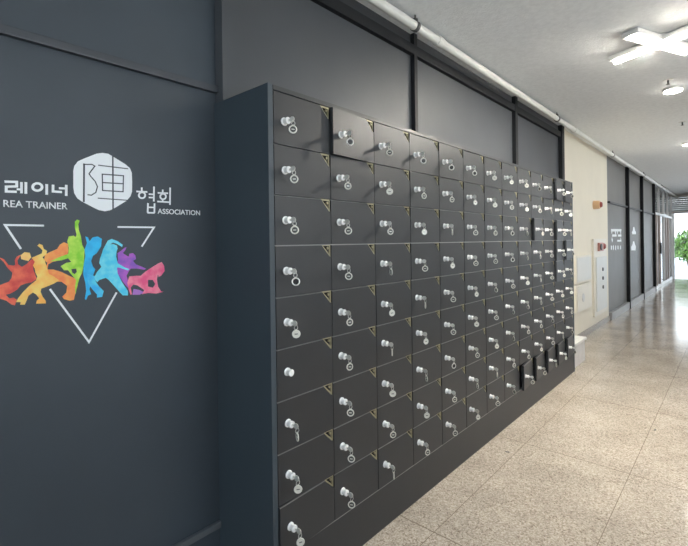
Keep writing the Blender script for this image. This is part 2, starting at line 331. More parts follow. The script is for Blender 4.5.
def lathe(bm, prof, seg=20, axis='X', origin=(0, 0, 0), mi=0, caps=True):
    """prof: (distance along the axis, radius)"""
    rings = []
    ox, oy, oz = origin
    for d, r in prof:
        ring = []
        for i in range(seg):
            a = 2 * math.pi * i / seg
            p, q = r * math.cos(a), r * math.sin(a)
            co = {'X': (d, p, q), 'Y': (p, d, q), 'Z': (p, q, d)}[axis]
            ring.append(bm.verts.new((co[0] + ox, co[1] + oy, co[2] + oz)))
        rings.append(ring)
    for a, b in zip(rings, rings[1:]):
        for i in range(seg):
            bm.faces.new((a[i], a[(i + 1) % seg], b[(i + 1) % seg], b[i])).material_index = mi
    if caps:
        bm.faces.new(rings[0]).material_index = mi
        bm.faces.new(rings[-1]).material_index = mi


def torus(bm, Rr, r, axis='Y', origin=(0, 0, 0), seg=20, ss=8, mi=0):
    rings = []
    for i in range(seg):
        a = 2 * math.pi * i / seg
        ring = []
        for j in range(ss):
            b = 2 * math.pi * j / ss
            d = Rr + r * math.cos(b)
            h = r * math.sin(b)
            p, q = d * math.cos(a), d * math.sin(a)
            co = {'X': (h, p, q), 'Y': (p, h, q), 'Z': (p, q, h)}[axis]
            ring.append(bm.verts.new([co[k] + origin[k] for k in range(3)]))
        rings.append(ring)
    for i in range(seg):
        a, b = rings[i], rings[(i + 1) % seg]
        for j in range(ss):
            bm.faces.new((a[j], a[(j + 1) % ss], b[(j + 1) % ss], b[j])).material_index = mi


def plate(bm, pts, x0, x1, mi=0):
    """an outline in the y-z plane, x0..x1 thick"""
    lo = [bm.verts.new((x0, y, z)) for y, z in pts]
    hi = [bm.verts.new((x1, y, z)) for y, z in pts]
    bm.faces.new(lo).material_index = mi
    bm.faces.new(hi).material_index = mi
    n = len(pts)
    for i in range(n):
        bm.faces.new((lo[i], lo[(i + 1) % n], hi[(i + 1) % n], hi[i])).material_index = mi


def ribbon(bm, pts, w, x0, x1, closed=False):
    n = len(pts)
    h = w / 2
    P = [Vector(p) for p in pts]
    left, right = [], []
    for i in range(n):
        if closed:
            a, b = P[i] - P[i - 1], P[(i + 1) % n] - P[i]
        else:
            a = P[i] - P[i - 1] if i else P[1] - P[0]
            b = P[i + 1] - P[i] if i < n - 1 else a
        a, b = a.normalized(), b.normalized()
        na, nb = Vector((-a.y, a.x)), Vector((-b.y, b.x))
        m = na + nb
        if m.length < 1e-4:
            m = na
        m.normalize()
        k = h / max(0.45, m.dot(na))
        left.append(P[i] + m * k)
        right.append(P[i] - m * k)
    rng = range(n if closed else n - 1)
    V = {}
    for key, arr in (('l', left), ('r', right)):
        for i, p in enumerate(arr):
            V[key, i, 0] = bm.verts.new((x0, p.x, p.y))
            V[key, i, 1] = bm.verts.new((x1, p.x, p.y))
    for i in rng:
        j = (i + 1) % n
        bm.faces.new((V['l', i, 1], V['l', j, 1], V['r', j, 1], V['r', i, 1]))
        bm.faces.new((V['l', i, 0], V['r', i, 0], V['r', j, 0], V['l', j, 0]))
        for key in 'lr':
            bm.faces.new((V[key, i, 0], V[key, j, 0], V[key, j, 1], V[key, i, 1]))
    if not closed:
        for i in (0, n - 1):
            bm.faces.new((V['l', i, 0], V['l', i, 1], V['r', i, 1], V['r', i, 0]))


def empty(name, loc, label, cat, group=None):
    o = bpy.data.objects.new(name, None)
    o.empty_display_size = 0.05
    o.location = loc
    COL.objects.link(o)
    return tag(o, label, cat, group)


def tag(o, label, cat, group=None):
    o['label'] = label
    o['category'] = cat
    if group:
        o['group'] = group
    return o


def struct(name, bm, m, label=None, cat=None, parent=None, bevel=0.0):
    o = link(name, bm, m, parent, bevel=bevel)
    if parent is None:
        o['kind'] = 'structure'
        if label:
            o['label'] = label
            o['category'] = cat
    return o


# ------------------------------------------------------------------ the corridor
WX = -1.64            # face of the long wall
CZ = 2.79             # ceiling
EY = 18.3             # far end
NY = -3.0             # near end
RX = 1.7              # face of the right-hand wall

struct('floor', box_bm(-3.6, RX + 0.2, NY - 0.2, EY + 0.1, -0.12, 0.0), M['floor'],
       'polished speckled beige granite tile floor of the corridor', 'floor')
struct('ceiling', box_bm(-3.6, RX + 0.2, NY - 0.2, EY + 0.2, CZ, CZ + 0.15), M['ceiling'],
       'off white textured plaster ceiling of the corridor', 'ceiling')

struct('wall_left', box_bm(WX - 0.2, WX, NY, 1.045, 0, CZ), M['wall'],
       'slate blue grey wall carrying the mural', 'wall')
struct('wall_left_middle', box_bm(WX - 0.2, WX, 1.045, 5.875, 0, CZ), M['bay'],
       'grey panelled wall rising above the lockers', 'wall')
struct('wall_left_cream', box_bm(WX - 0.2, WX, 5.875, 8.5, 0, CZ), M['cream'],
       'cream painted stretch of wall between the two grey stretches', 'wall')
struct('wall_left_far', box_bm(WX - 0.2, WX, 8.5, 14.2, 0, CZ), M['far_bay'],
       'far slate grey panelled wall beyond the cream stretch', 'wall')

# posts of the panelling: side face in shade, narrow front
n_trim = 0
def trim(bm, m, label, cat='trim', bevel=0.0):
    global n_trim
    n_trim += 1
    return struct('trim_%d' % n_trim, bm, m, label, cat, bevel=bevel)

PD = 0.055
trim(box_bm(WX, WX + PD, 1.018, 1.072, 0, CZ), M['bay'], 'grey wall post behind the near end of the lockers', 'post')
trim(box_bm(WX, WX + 0.03, 2.52, 2.556, 0, CZ), M['trim'], 'dark wall post rising behind the fifth locker column', 'post')
trim(box_bm(WX, WX + 0.035, 4.31, 4.37, 0, CZ), M['trim'], 'dark wall post rising behind the far locker columns', 'post')
trim(box_bm(WX, WX + 0.045, 5.80, 5.895, 0, CZ), M['trim'], 'dark wall post where the grey wall meets the cream wall', 'post')
for y, lab in ((10.12, 'first dark post on the far grey wall beyond the cream stretch'),
               (11.85, 'second dark post on the far grey wall beyond the cream stretch'),
               (13.75, 'last dark post on the far grey wall beside the glass entrance')):
    trim(box_bm(WX, WX + 0.06, y, y + 0.06, 0, CZ), M['trim'], lab, 'post')
# rails between the posts
trim(box_bm(WX, WX + 0.022, NY, 1.018, 2.018, 2.046), M['rail'], 'thin dark rail crossing the wall above the mural', 'rail', 0.003)
trim(box_bm(WX, WX + 0.016, NY, 1.009, 0.19, 0.216), M['low_rail'], 'pale rail low on the wall beside the lockers', 'rail', 0.003)
trim(box_bm(WX, WX + 0.03, 1.072, 2.52, 2.642, 2.708), M['trim'], 'dark header rail under the ceiling left of the post', 'rail')
trim(box_bm(WX, WX + 0.03, 2.556, 4.31, 2.642, 2.708), M['trim'], 'dark header rail under the ceiling above the middle lockers', 'rail')
trim(box_bm(WX, WX + 0.03, 4.37, 5.80, 2.642, 2.708), M['trim'], 'dark header rail under the ceiling beside the cream wall', 'rail')
for (a, b), w in zip(((8.5, 10.12), (10.18, 11.85), (11.91, 13.75)), ('first', 'second', 'third')):
    trim(box_bm(WX, WX + 0.04, a, b, 1.985, 2.015), M['rail'], w + ' thin rail across the far grey panels', 'rail')
    bm = box_bm(WX, WX + 0.05, a, b, 0.0, 0.13)
    bb = struct('baseboard_left', bm, M['grey_trim'], w + ' light grey skirting below the far grey panels', 'skirting')
struct('baseboard_left', box_bm(WX, WX + 0.02, 5.875, 8.5, 0, 0.075), M['skirting'],
       'speckled granite skirting below the cream wall', 'skirting')

# unseen right-hand wall and near end; their windows are added to let daylight in
bm = bmesh.new()
holes = [(-0.2, 2.4), (2.8, 5.4), (6.5, 10.5), (11.5, 15.5)]
bx(bm, RX, RX + 0.2, NY, EY, 0, 1.0)
bx(bm, RX, RX + 0.2, NY, EY, 2.5, CZ)
edges = [NY] + [v for h in holes for v in h] + [EY]
for a, b in zip(edges[0::2], edges[1::2]):
    bx(bm, RX, RX + 0.2, a, b, 1.0, 2.5)
struct('wall_right', bm, M['grey_wall'])
for i, (a, b) in enumerate(holes):
    fr = bmesh.new()
    for (p, q, r, s) in ((a, b, 1.0, 1.05), (a, b, 2.45, 2.5), (a, a + 0.05, 1.05, 2.45), (b - 0.05, b, 1.05, 2.45),
                         ((a + b) / 2 - 0.03, (a + b) / 2 + 0.03, 1.05, 2.45)):
        bx(fr, RX + 0.05, RX + 0.1, p, q, r, s)
    wo = struct('added_window_%d' % (i + 1), fr, M['aluminium'])
    struct('pane', box_bm(RX + 0.07, RX + 0.076, a + 0.05, b - 0.05, 1.05, 2.45), M['glass'], parent=wo)
bm = bmesh.new()
bx(bm, -3.6, -1.35, NY - 0.2, NY, 0, CZ)
bx(bm, 1.15, RX + 0.2, NY - 0.2, NY, 0, CZ)
bx(bm, -1.35, 1.15, NY - 0.2, NY, 0, 0.6)
bx(bm, -1.35, 1.15, NY - 0.2, NY, 2.5, CZ)
struct('wall_back', bm, M['white_wall'])
fr = bmesh.new()
for (p, q, r, s) in ((-1.35, 1.15, 0.6, 0.65), (-1.35, 1.15, 2.45, 2.5), (-1.35, -1.3, 0.65, 2.45), (1.1, 1.15, 0.65, 2.45), (-0.13, -0.07, 0.65, 2.45)):
    bx(fr, p, q, NY - 0.12, NY - 0.07, r, s)
wo = struct('added_window_5', fr, M['aluminium'])
struct('pane', box_bm(-1.3, 1.1, NY - 0.1, NY - 0.094, 0.65, 2.45), M['glass'], parent=wo)

# far end: header with a roller shutter, opening to the daylight
bm = bmesh.new()
bx(bm, -3.6, RX + 0.2, EY, EY + 0.2, 2.72, CZ)
bx(bm, -3.6, WX - 0.04, EY, EY + 0.2, 0, 2.72)
bx(bm, 1.4, RX + 0.2, EY, EY + 0.2, 0, 2.72)
struct('wall_far', bm, M['white_wall'], 'wall around the bright far end opening of the corridor', 'wall')
sh = empty('roller_shutter', (0, EY, 2.2), 'grey green slatted roller shutter box above the bright far opening', 'shutter')
bm = bmesh.new()
for k in range(7):
    z = 0.06 + k * 0.065
    vs = bx(bm, WX - 0.04, 1.4, 0.0, 0.06, z, z + 0.058)
link('slat_curtain', bm, M['shutter'], sh)
link('bottom_bar', box_bm(WX - 0.04, 1.4, -0.02, 0.08, 0.0, 0.055), M['bronze'], sh)
dr = struct('door_1', box_bm(WX + 0.0, WX + 0.05, EY + 0.02, EY + 0.07, 0, 2.2), M['aluminium'],
            'slim metal frame of the glass door at the far end', 'door')
bm = bmesh.new()
for (p, q) in ((-0.75, -0.7), (0.2, 0.25), (1.35, 1.4)):
    bx(bm, p, q, EY + 0.02, EY + 0.07, 0, 2.2)
link('frame', bm, M['aluminium'], dr)
link('pane', box_bm(WX + 0.05, 1.4, EY + 0.04, EY + 0.046, 0.05, 2.2), M['glass'], dr)

# ------------------------------------------------------------------ glass entrance on the left, near the far end
bm = bmesh.new()
for y in (14.2, 15.15, 16.2, 17.2, 18.22):
    bx(bm, WX - 0.06, WX, y, y + 0.08, 0, CZ)
bx(bm, WX - 0.06, WX, 14.2, 18.3, 2.02, 2.08)
bx(bm, WX - 0.06, WX, 14.2, 18.3, 0, 0.1)
gl = struct('door_2', bm, M['aluminium'], 'glazed entrance with metal frames past the last dark post', 'door')
link('pane', box_bm(WX - 0.035, WX - 0.027, 14.28, 18.22, 0.1, CZ), M['entrance_glass'], gl)
bm = bmesh.new()
for y in (14.35, 15.0, 16.4, 17.0):
    bx(bm, WX - 0.02, WX + 0.03, y, y + 0.1, 0.1, 2.0)
link('door_stile', bm, M['bronze'], gl)
bm = bmesh.new()
bx(bm, WX + 0.03, WX + 0.08, 14.75, 14.83, 0.95, 1.25)
link('door_handle', bm, M['black'], gl, bevel=0.01)
struct('wall_entrance', box_bm(-3.6, -3.5, 8.5, EY, 0, CZ), M['white_wall'])
struct('wall_entrance_side', box_bm(-3.5, WX - 0.2, 14.0, 14.1, 0, CZ), M['cream'])

# ------------------------------------------------------------------ outdoors beyond the far end
struct('ground', box_bm(-14, 14, EY + 0.1, EY + 26, -0.15, -0.01), M['paving'])
struct('facade_outside', box_bm(-12, 12, EY + 24, EY + 25, -0.15, 4.0), M['facade'])


def shrub(loc, h, r, label, seed):
    rr = random.Random(seed)
    root = empty('garden_shrub', loc, label, 'shrub', 'shrubs outside the far opening')
    st = bmesh.new()
    for k in range(5):
        a = rr.uniform(0, 6.28)
        p0 = Vector((0.05 * math.cos(a), 0.05 * math.sin(a), 0))
        p1 = Vector((r * 0.5 * math.cos(a), r * 0.5 * math.sin(a), h * 0.75))
        s = 0.02
        lo = [st.verts.new(p0 + Vector((s * c, s * d, 0))) for c, d in ((1, 0), (0, 1), (-1, 0), (0, -1))]
        hi = [st.verts.new(p1 + Vector((s * c * .4, s * d * .4, 0))) for c, d in ((1, 0), (0, 1), (-1, 0), (0, -1))]
        for i in range(4):
            st.faces.new((lo[i], lo[(i + 1) % 4], hi[(i + 1) % 4], hi[i]))
        st.faces.new(hi)
    link('stem', st, M['bark'], root)
    lf = bmesh.new()
    for k in range(900):
        u, v = rr.uniform(0, 6.28), rr.uniform(-1, 1)
        d = rr.uniform(0.55, 1.0)
        c = Vector((math.cos(u) * math.sqrt(1 - v * v) * r * d, math.sin(u) * math.sqrt(1 - v * v) * r * d, h * 0.58 + v * h * 0.42 * d))
        rot = Matrix.Rotation(rr.uniform(0, 6.28), 3, 'Z') @ Matrix.Rotation(rr.uniform(0, 3.1), 3, 'X')
        L_ = rr.uniform(0.08, 0.15)
        lf.faces.new([lf.verts.new(c + rot @ Vector(q)) for q in ((0, -L_, 0), (L_ * .45, 0, .02), (0, L_, 0), (-L_ * .45, 0, .02))])
    link('foliage', lf, M['leaf'], root)
    return root

shrub((-1.55, 24.2, -0.01), 1.75, 0.62, 'tall leafy green shrub outside, standing nearest the opening', 3)
shrub((-2.6, 26.0, -0.01), 1.5, 0.6, 'smaller leafy green shrub outside, partly behind the entrance frame', 4)

# ------------------------------------------------------------------ lockers
DX = -1.28            # front face of the doors
Y0, PW = 1.036, 0.3027
NC = 13
ROWZ = [1.973, 1.754, 1.5635, 1.3735] + [1.3735 - 0.1951 * i for i in range(1, 7)]
TH = 0.016
GAP = 0.0022
YE = Y0 + NC * PW
OPEN = {(0, 1): 3.6, (0, 11): 5, (0, 12): 4, (2, 9): 4.5, (2, 11): 5, (3, 11): 4, (3, 12): 4.5, (4, 11): 3.5,
        (8, 0): 1.6, (8, 8): 6, (8, 9): 5, (8, 10): 5, (8, 11): 5, (8, 12): 5}

upper = empty('locker_cabinet', (WX + 0.18, Y0, 1.3745), 'upper charcoal locker block of three door rows stacked on the taller block', 'locker cabinet')
lower = empty('locker_cabinet', (WX + 0.18, Y0, 0.0), 'lower charcoal locker block of six door rows on a plain plinth', 'locker cabinet')
upper['group'] = lower['group'] = 'locker blocks along the grey wall'


def carcass(root, z0, z1, rows, plinth):
    ox, oy, oz = root.location
    T = 0.004
    bm = bmesh.new()
    def b(x0, x1, y0, y1, a, c):
        bx(bm, x0 - ox, x1 - ox, y0 - oy, y1 - oy, a - oz, c - oz)
    fx = DX - TH - 0.001
    bk = WX + 0.062
    b(bk, bk + T, Y0, YE, z0, z1)
    for i in range(1, NC):
        y = Y0 + i * PW
        b(bk + T, fx, y - 0.008, y + 0.008, z0, z1)
    for z in rows:
        b(bk + T, fx, Y0, YE, z - 0.006, z + 0.006)
    link('carcass', bm, M['steel_dark'], root)
    bm = bmesh.new()
    if plinth:
        b(bk, fx, Y0, YE, z1 - T, z1)
    else:
        b(bk, DX, Y0, YE, z1 - 0.018, z1)
    link('top_panel', bm, M['steel'], root)
    bm = bmesh.new(); b(bk, fx, Y0, YE, z0, z0 + T); link('bottom_panel', bm, M['steel_dark'], root)
    if plinth:
        for y in (Y0 - 0.026, YE + 0.002):      # the side panels run the full height of both blocks
            bm = bmesh.new()
            b(WX + 0.001, DX + 0.001, y, y + 0.024, 0.0, ROWZ[0] + 0.001)
            link('side_panel', bm, M['side'], root, bevel=0.0015)
        bm = bmesh.new()
        b(DX - 0.03, DX - 0.001, Y0, YE, 0.0, z0 - 0.0025)
        link('plinth', bm, M['steel'], root, bevel=0.004)
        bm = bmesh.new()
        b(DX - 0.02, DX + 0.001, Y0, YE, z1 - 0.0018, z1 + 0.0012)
        link('pale_line_strip', bm, M['seam'], root)
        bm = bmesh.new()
        b(DX - 0.02, DX + 0.0005, Y0, YE, z0 - 0.0024, z0 + 0.0011)  # thin strip painted pale in place of light on the plinth's top edge
        link('pale_line_strip', bm, M['seam'], root)

carcass(upper, ROWZ[3] + 0.001, ROWZ[0], ROWZ[1:3], False)
carcass(lower, ROWZ[9], ROWZ[3] - 0.001, ROWZ[4:9], True)

# one door of each height; copies share the mesh
W_ = PW - GAP
CUT_Y, CUT_Z = 0.054, 0.050


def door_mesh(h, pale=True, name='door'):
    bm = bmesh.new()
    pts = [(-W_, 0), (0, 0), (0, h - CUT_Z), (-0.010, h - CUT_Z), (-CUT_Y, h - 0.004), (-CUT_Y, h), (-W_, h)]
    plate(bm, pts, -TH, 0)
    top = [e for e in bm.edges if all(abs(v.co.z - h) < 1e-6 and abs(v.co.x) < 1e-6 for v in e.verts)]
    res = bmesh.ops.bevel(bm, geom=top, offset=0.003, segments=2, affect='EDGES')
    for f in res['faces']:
        f.material_index = 1  # top bevel coloured pale, as if lit from above
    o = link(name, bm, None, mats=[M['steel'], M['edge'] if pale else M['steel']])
    return o

lock_bm = bmesh.new()
lathe(lock_bm, [(0, 0.0145), (0.003, 0.0145), (0.0045, 0.0125), (0.0045, 0.0105), (0.019, 0.0105), (0.0195, 0.0122), (0.026, 0.0122), (0.0272, 0.011), (0.0275, 0.004)], 24)
bx(lock_bm, 0.0275, 0.0283, -0.0012, 0.0012, -0.006, 0.006)
bmesh.ops.scale(lock_bm, vec=(0.95, 1.08, 1.08), verts=lock_bm.verts)
lock0 = link('lock', lock_bm, M['chrome'], smooth=True)

hb = bmesh.new()
A, B, C_ = (-0.0015, 0.003), (-0.0015, CUT_Z - 0.002), (-CUT_Y + 0.004, CUT_Z - 0.002)
ribbon(hb, [A, B, C_], 0.007, -0.013, -0.006, closed=True)
lathe(hb, [(0.0, 0.0052), (0.007, 0.0052)], 12, 'X', (-0.0115, -0.014, CUT_Z - 0.015))
hinge0 = link('hinge_plate', hb, M['brass'])

DH_T = 0.200 - GAP
DH_U = 0.1903 - GAP
DH_L = 0.1951 - GAP
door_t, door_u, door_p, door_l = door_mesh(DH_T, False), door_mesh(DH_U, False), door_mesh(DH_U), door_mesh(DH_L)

# key: bow and blade, ring, tag
kb = bmesh.new()
bx(kb, -0.004, 0.012, -0.0011, 0.0011, -0.0042, 0.0042)
bow = []
for i in range(20):
    a = 2 * math.pi * i / 20
    bow.append((0.021 + 0.0125 * math.cos(a), 0.0105 * math.sin(a)))
lo = [kb.verts.new((x, -0.0016, z)) for x, z in bow]
hi = [kb.verts.new((x, 0.0016, z)) for x, z in bow]
kb.faces.new(lo); kb.faces.new(hi)
for i in range(20):
    kb.faces.new((lo[i], lo[(i + 1) % 20], hi[(i + 1) % 20], hi[i]))
torus(kb, 0.0036, 0.0014, 'Y', (0.027, 0, -0.003), 14, 6)
bmesh.ops.scale(kb, vec=(0.95, 1.0, 1.0), verts=kb.verts)
key_bow0 = link('key_bow', kb, M['key_face'], smooth=True)
rb = bmesh.new()
torus(rb, 0.0078, 0.0009, 'X', (0.027, 0, -0.0135), 20, 6)
bmesh.ops.scale(rb, vec=(0.95, 1.1, 1.1), verts=rb.verts)
ring0 = link('split_ring', rb, M['nickel'], smooth=True)


def tag_mesh(name, rim, core, dot):
    bm = bmesh.new()
    torus(bm, 0.0118, 0.0024, 'X', (0, 0, -0.0125), 24, 8, 0)
    lathe(bm, [(-0.0009, 0.0105), (0.0009, 0.0105)], 24, 'X', (0, 0, -0.0125), 1)
    bx(bm, -0.0013, 0.0013, -0.0052, 0.0052, -0.0140, -0.0110, 2)
    torus(bm, 0.0028, 0.0009, 'Y', (0, 0, 0.0015), 12, 6, 0)
    bmesh.ops.scale(bm, vec=(1.12, 1.12, 1.12), verts=bm.verts)
    return link(name, bm, None, mats=[rim, core, dot], smooth=True)

tag_a = tag_mesh('key_tag', M['tag_rim'], M['tag_core'], M['tag_rim'])
tag_b = tag_mesh('key_tag', M['tag_rim'], M['tag_rim'], M['tag_core'])
tag_c = tag_mesh('key_tag', M['key_face'], M['black'], M['black'])

ORD = ['top', 'second', 'third', 'fourth', 'fifth', 'sixth', 'seventh', 'eighth', 'bottom']
NUM = ['first', 'second', 'third', 'fourth', 'fifth', 'sixth', 'seventh', 'eighth', 'ninth', 'tenth', 'eleventh', 'twelfth', 'thirteenth']


def cpy(o, parent=None):
    c = o.copy()
    COL.objects.link(c)
    if parent is not None:
        c.parent = parent
    return c

# how the tag hangs: a = round dark-centred, b = round pale, c = black-centred, t = edge-on, n = no key
LOOK = ['acacccbb', 'aabaabb ', 'aaabtaac', 'catabaac', 'babtabta', 'natbabat', 'tabtcabt', 'baabatta', 'bataabat']
for r in range(9):
    root, dm, h = (upper, door_t, DH_T) if r == 0 else (upper, door_p if r == 2 else door_u, DH_U) if r < 3 else (lower, door_l, DH_L)
    base = Vector(root.location)
    zb = ROWZ[r + 1] + GAP / 2
    for c in range(NC):
        hy = Y0 + (c + 1) * PW - GAP / 2
        ang = R(OPEN.get((r, c), rnd.uniform(0.0, 0.35)))
        d = cpy(dm, root)
        d.location = Vector((DX, hy, zb)) - base
        d.rotation_euler = (0, 0, ang)
        if OPEN.get((r, c), 0) > 2:
            d['label'] = 'charcoal locker door standing slightly ajar'
        hp = cpy(hinge0, d)
        hp.location = (0, 0, h - CUT_Z)
        ly, lz = -W_ + 0.050, h * 0.5 + (-0.010 if r == 0 else 0.006 if r > 4 else 0)
        lk = cpy(lock0, d)
        lk.location = (0, ly, lz)
        look = LOOK[r][c] if c < 8 else rnd.choice('aabt')
        if look == ' ':
            look = 'a'
        if look == 'n':
            lk['label'] = 'chrome lock with no key in it'
            continue
        p = Vector((DX, hy, zb)) + Matrix.Rotation(ang, 3, 'Z') @ Vector((0.0265, ly, lz))
        col_txt = NUM[c] + ' column from the mural' if c < 7 else (NUM[NC - 1 - c] + ' column from the cream wall' if c < NC - 1 else 'column nearest the cream wall')
        if c == 0:
            col_txt = 'column nearest the mural'
        if c == NC - 1:
            col_txt = 'column nearest the cream wall'
        look_txt = {'a': 'dark-centred round tag', 'b': 'pale round tag', 'c': 'black-centred round tag', 't': 'tag hanging edge-on'}[look]
        k = empty('locker_key', p, 'key with %s in the %s row lock, %s' % (look_txt, ORD[r], col_txt), 'key', 'keys hanging in the locker locks')
        k.rotation_euler = (0, 0, ang)
        kb_ = cpy(key_bow0, k)
        tilt = rnd.uniform(-0.35, 0.35)
        kb_.rotation_euler = (rnd.uniform(-0.15, 0.15), 0, 0)
        rg = cpy(ring0, k)
        tg = cpy({'a': tag_a, 'b': tag_b, 'c': tag_c, 't': tag_a}[look], k)
        tg.location = (0.0257, 0, -0.0245)
        swing = rnd.uniform(-0.12, 0.12)
        yaw = R(48) + rnd.uniform(-0.3, 0.3) if look == 't' else R(-38) + rnd.uniform(-0.35, 0.35)
        tg.rotation_euler = (swing, 0, yaw)

for o in (door_t, door_u, door_p, door_l, lock0, hinge0, key_bow0, ring0, tag_a, tag_b, tag_c):
    bpy.data.objects.remove(o)

# ------------------------------------------------------------------ mural on the grey wall
def mm(pts):
    return [(y / 1000.0, z / 1000.0) for y, z in pts]

MY, MZ = 0.52, 1.05
mural = empty('wall_mural', (WX, MY, MZ), 'white lettering, hexagon emblem and rainbow dancers stuck on the grey wall', 'wall mural')


def shift(pts):
    return [(y - MY, z - MZ) for y, z in pts]


def strokes(name, key, m, x0, x1, parent, label=None, a=0, b=None):
    bm = bmesh.new()
    for pts, w, closed in STROKES[key][a:b]:
        ribbon(bm, shift(mm(pts)), w * (1.0 if key in ('character', 'farnotice') else 1.22) / 1000.0, x0, x1, bool(closed))
    o = link(name, bm, m, parent)
    if label:
        o['label'] = label
    return o


def cut(name, key, m, x0, x1, parent, label=None):
    bm = bmesh.new()
    plate(bm, shift(mm(POLY[key])), x0, x1)
    bm.normal_update()
    bmesh.ops.triangulate(bm, faces=[f for f in bm.faces if len(f.verts) > 4])
    o = link(name, bm, m, parent)
    if label:
        o['label'] = label
    return o


def word(name, body, y0, y1, z0, z1, parent, label):
    cu = bpy.data.curves.new(name, 'FONT')
    cu.body = body
    cu.size = 1.0
    cu.extrude = 0.0
    cu.offset = 0.012
    t = bpy.data.objects.new(name, cu)
    COL.objects.link(t)
    dg = bpy.context.evaluated_depsgraph_get()
    dg.update()
    me = bpy.data.meshes.new_from_object(t.evaluated_get(dg))
    bpy.data.objects.remove(t)
    xs = [v.co.x for v in me.vertices]
    ys = [v.co.y for v in me.vertices]
    for v in me.vertices:
        u = (v.co.x - min(xs)) / (max(xs) - min(xs))
        w = (v.co.y - min(ys)) / (max(ys) - min(ys))
        v.co = (v.co.x, v.co.y, 0)
        v.co = (0.0008, y0 + u * (y1 - y0) - MY, z0 + w * (z1 - z0) - MZ)
    me.materials.clear()
    me.materials.append(M['white_paint'])
    me.name = name
    bm = bmesh.new()
    bm.from_mesh(me)
    ext = bmesh.ops.extrude_face_region(bm, geom=bm.faces[:])
    for g in ext['geom']:
        if isinstance(g, bmesh.types.BMVert):
            g.co.x = 0.0
    bmesh.ops.recalc_face_normals(bm, faces=bm.faces[:])
    bm.to_mesh(me)
    bm.free()
    o = bpy.data.objects.new(name, me)
    COL.objects.link(o)
    o.parent = parent
    o['label'] = label
    return o

strokes('korean_lettering', 'korean', M['white_paint'], 0, 0.0012, mural, 'white Korean lettering before the emblem', 0, 9)
strokes('korean_lettering', 'korean', M['white_paint'], 0, 0.0012, mural, 'white Korean lettering after the emblem', 9)
word('english_lettering', 'REA TRAINER', 0.291, 0.4606, 1.502, 1.5232, mural, 'white capitals reading REA TRAINER')
word('english_lettering', 'ASSOCIATION', 0.7612, 0.938, 1.4998, 1.5198, mural, 'small white capitals reading ASSOCIATION')
em = cut('emblem', 'hex', M['white_paint'], 0, 0.0012, mural, 'white rounded hexagon emblem')
strokes('character', 'character', M['wall'], 0.0011, 0.0018, em)
for i in range(3):
    strokes('triangle_outline', 'triangle', M['white_paint'], 0, 0.001, mural, 'white corner of the broken triangle outline', i, i + 1)
F = [('red', (0.69, 0.07, 0.06), (0.90, 0.18, 0.10), 0.0010), ('orange', (0.95, 0.22, 0.08), (1.00, 0.43, 0.11), 0.0012),
     ('green', (0.25, 0.69, 0.03), (0.62, 0.90, 0.13), 0.0016), ('head', (0.99, 0.50, 0.16), (1.00, 0.67, 0.22), 0.0014),
     ('yellow', (1.00, 0.49, 0.10), (1.00, 0.72, 0.20), 0.0018), ('blue', (0.02, 0.40, 0.81), (0.03, 0.56, 0.95), 0.0012),
     ('blueleg', (0.03, 0.47, 0.90), (0.11, 0.69, 0.95), 0.0014), ('purple', (0.28, 0.11, 0.56), (0.50, 0.13, 0.62), 0.0012),
     ('cyan', (0.07, 0.65, 0.92), (0.22, 0.81, 0.96), 0.0018), ('violet', (0.34, 0.17, 0.62), (0.47, 0.20, 0.62), 0.0010),
     ('pink', (0.90, 0.11, 0.27), (0.99, 0.29, 0.40), 0.0016)]
for key, c1, c2, x in F:
    nice = {'head': 'orange', 'blueleg': 'sky blue'}.get(key, key)
    cut('dancer_silhouette', key, watercolour_mat('watercolour_' + key, c1, c2), 0, x, mural, nice + ' watercolour dancer silhouette')
for key in ('hole1', 'hole2', 'hole3'):
    cut('silhouette_gap', key, M['wall'], 0.0009, 0.0021, mural)

MY, MZ = 9.1, 1.2
note = empty('wall_notice', (WX, MY, MZ), 'rows of small white lettering on the first far grey panel', 'wall lettering')
strokes('lettering', 'farnotice', M['white_paint'], 0, 0.002, note)
MY, MZ = 10.8, 1.2
mark = empty('wall_emblem', (WX, MY, MZ), 'two white cone shaped marks on the second far grey panel', 'wall emblem')
cut('upper_mark', 'farlogo1', M['white_paint'], 0, 0.002, mark)
cut('lower_mark', 'farlogo2', M['white_paint'], 0, 0.002, mark)

# ------------------------------------------------------------------ pipe along the ceiling
PX_, PZ_, PR = -1.48, 2.72, 0.028
pipe = empty('ceiling_pipe', (PX_, 0, PZ_), 'long white painted pipe hung along the ceiling above the lockers', 'pipe')
bm = bmesh.new()
lathe(bm, [(NY + 0.001, PR), (EY - 0.001, PR)], 20, 'Y')
link('pipe_run', bm, M['pipe'], pipe, smooth=True)
for y in (2.33, 5.2, 8.1, 11.2, 14.2):
    bm = bmesh.new()
    lathe(bm, [(y - 0.015, PR + 0.004), (y + 0.015, PR + 0.004)], 20, 'Y')
    lathe(bm, [(PR, 0.006), (CZ - PZ_, 0.006)], 8, 'Z', (0, y, 0))
    bx(bm, -0.012, 0.012, y - 0.012, y + 0.012, PR, PR + 0.02)
    link('hanger', bm, M['dark_metal'], pipe)
for y in (2.62, 5.9, 9.6):
    bm = bmesh.new()
    lathe(bm, [(y - 0.035, PR + 0.003), (y - 0.032, PR + 0.006), (y + 0.032, PR + 0.006), (y + 0.035, PR + 0.003)], 20, 'Y')
    link('coupling', bm, M['pipe'], pipe, smooth=True)

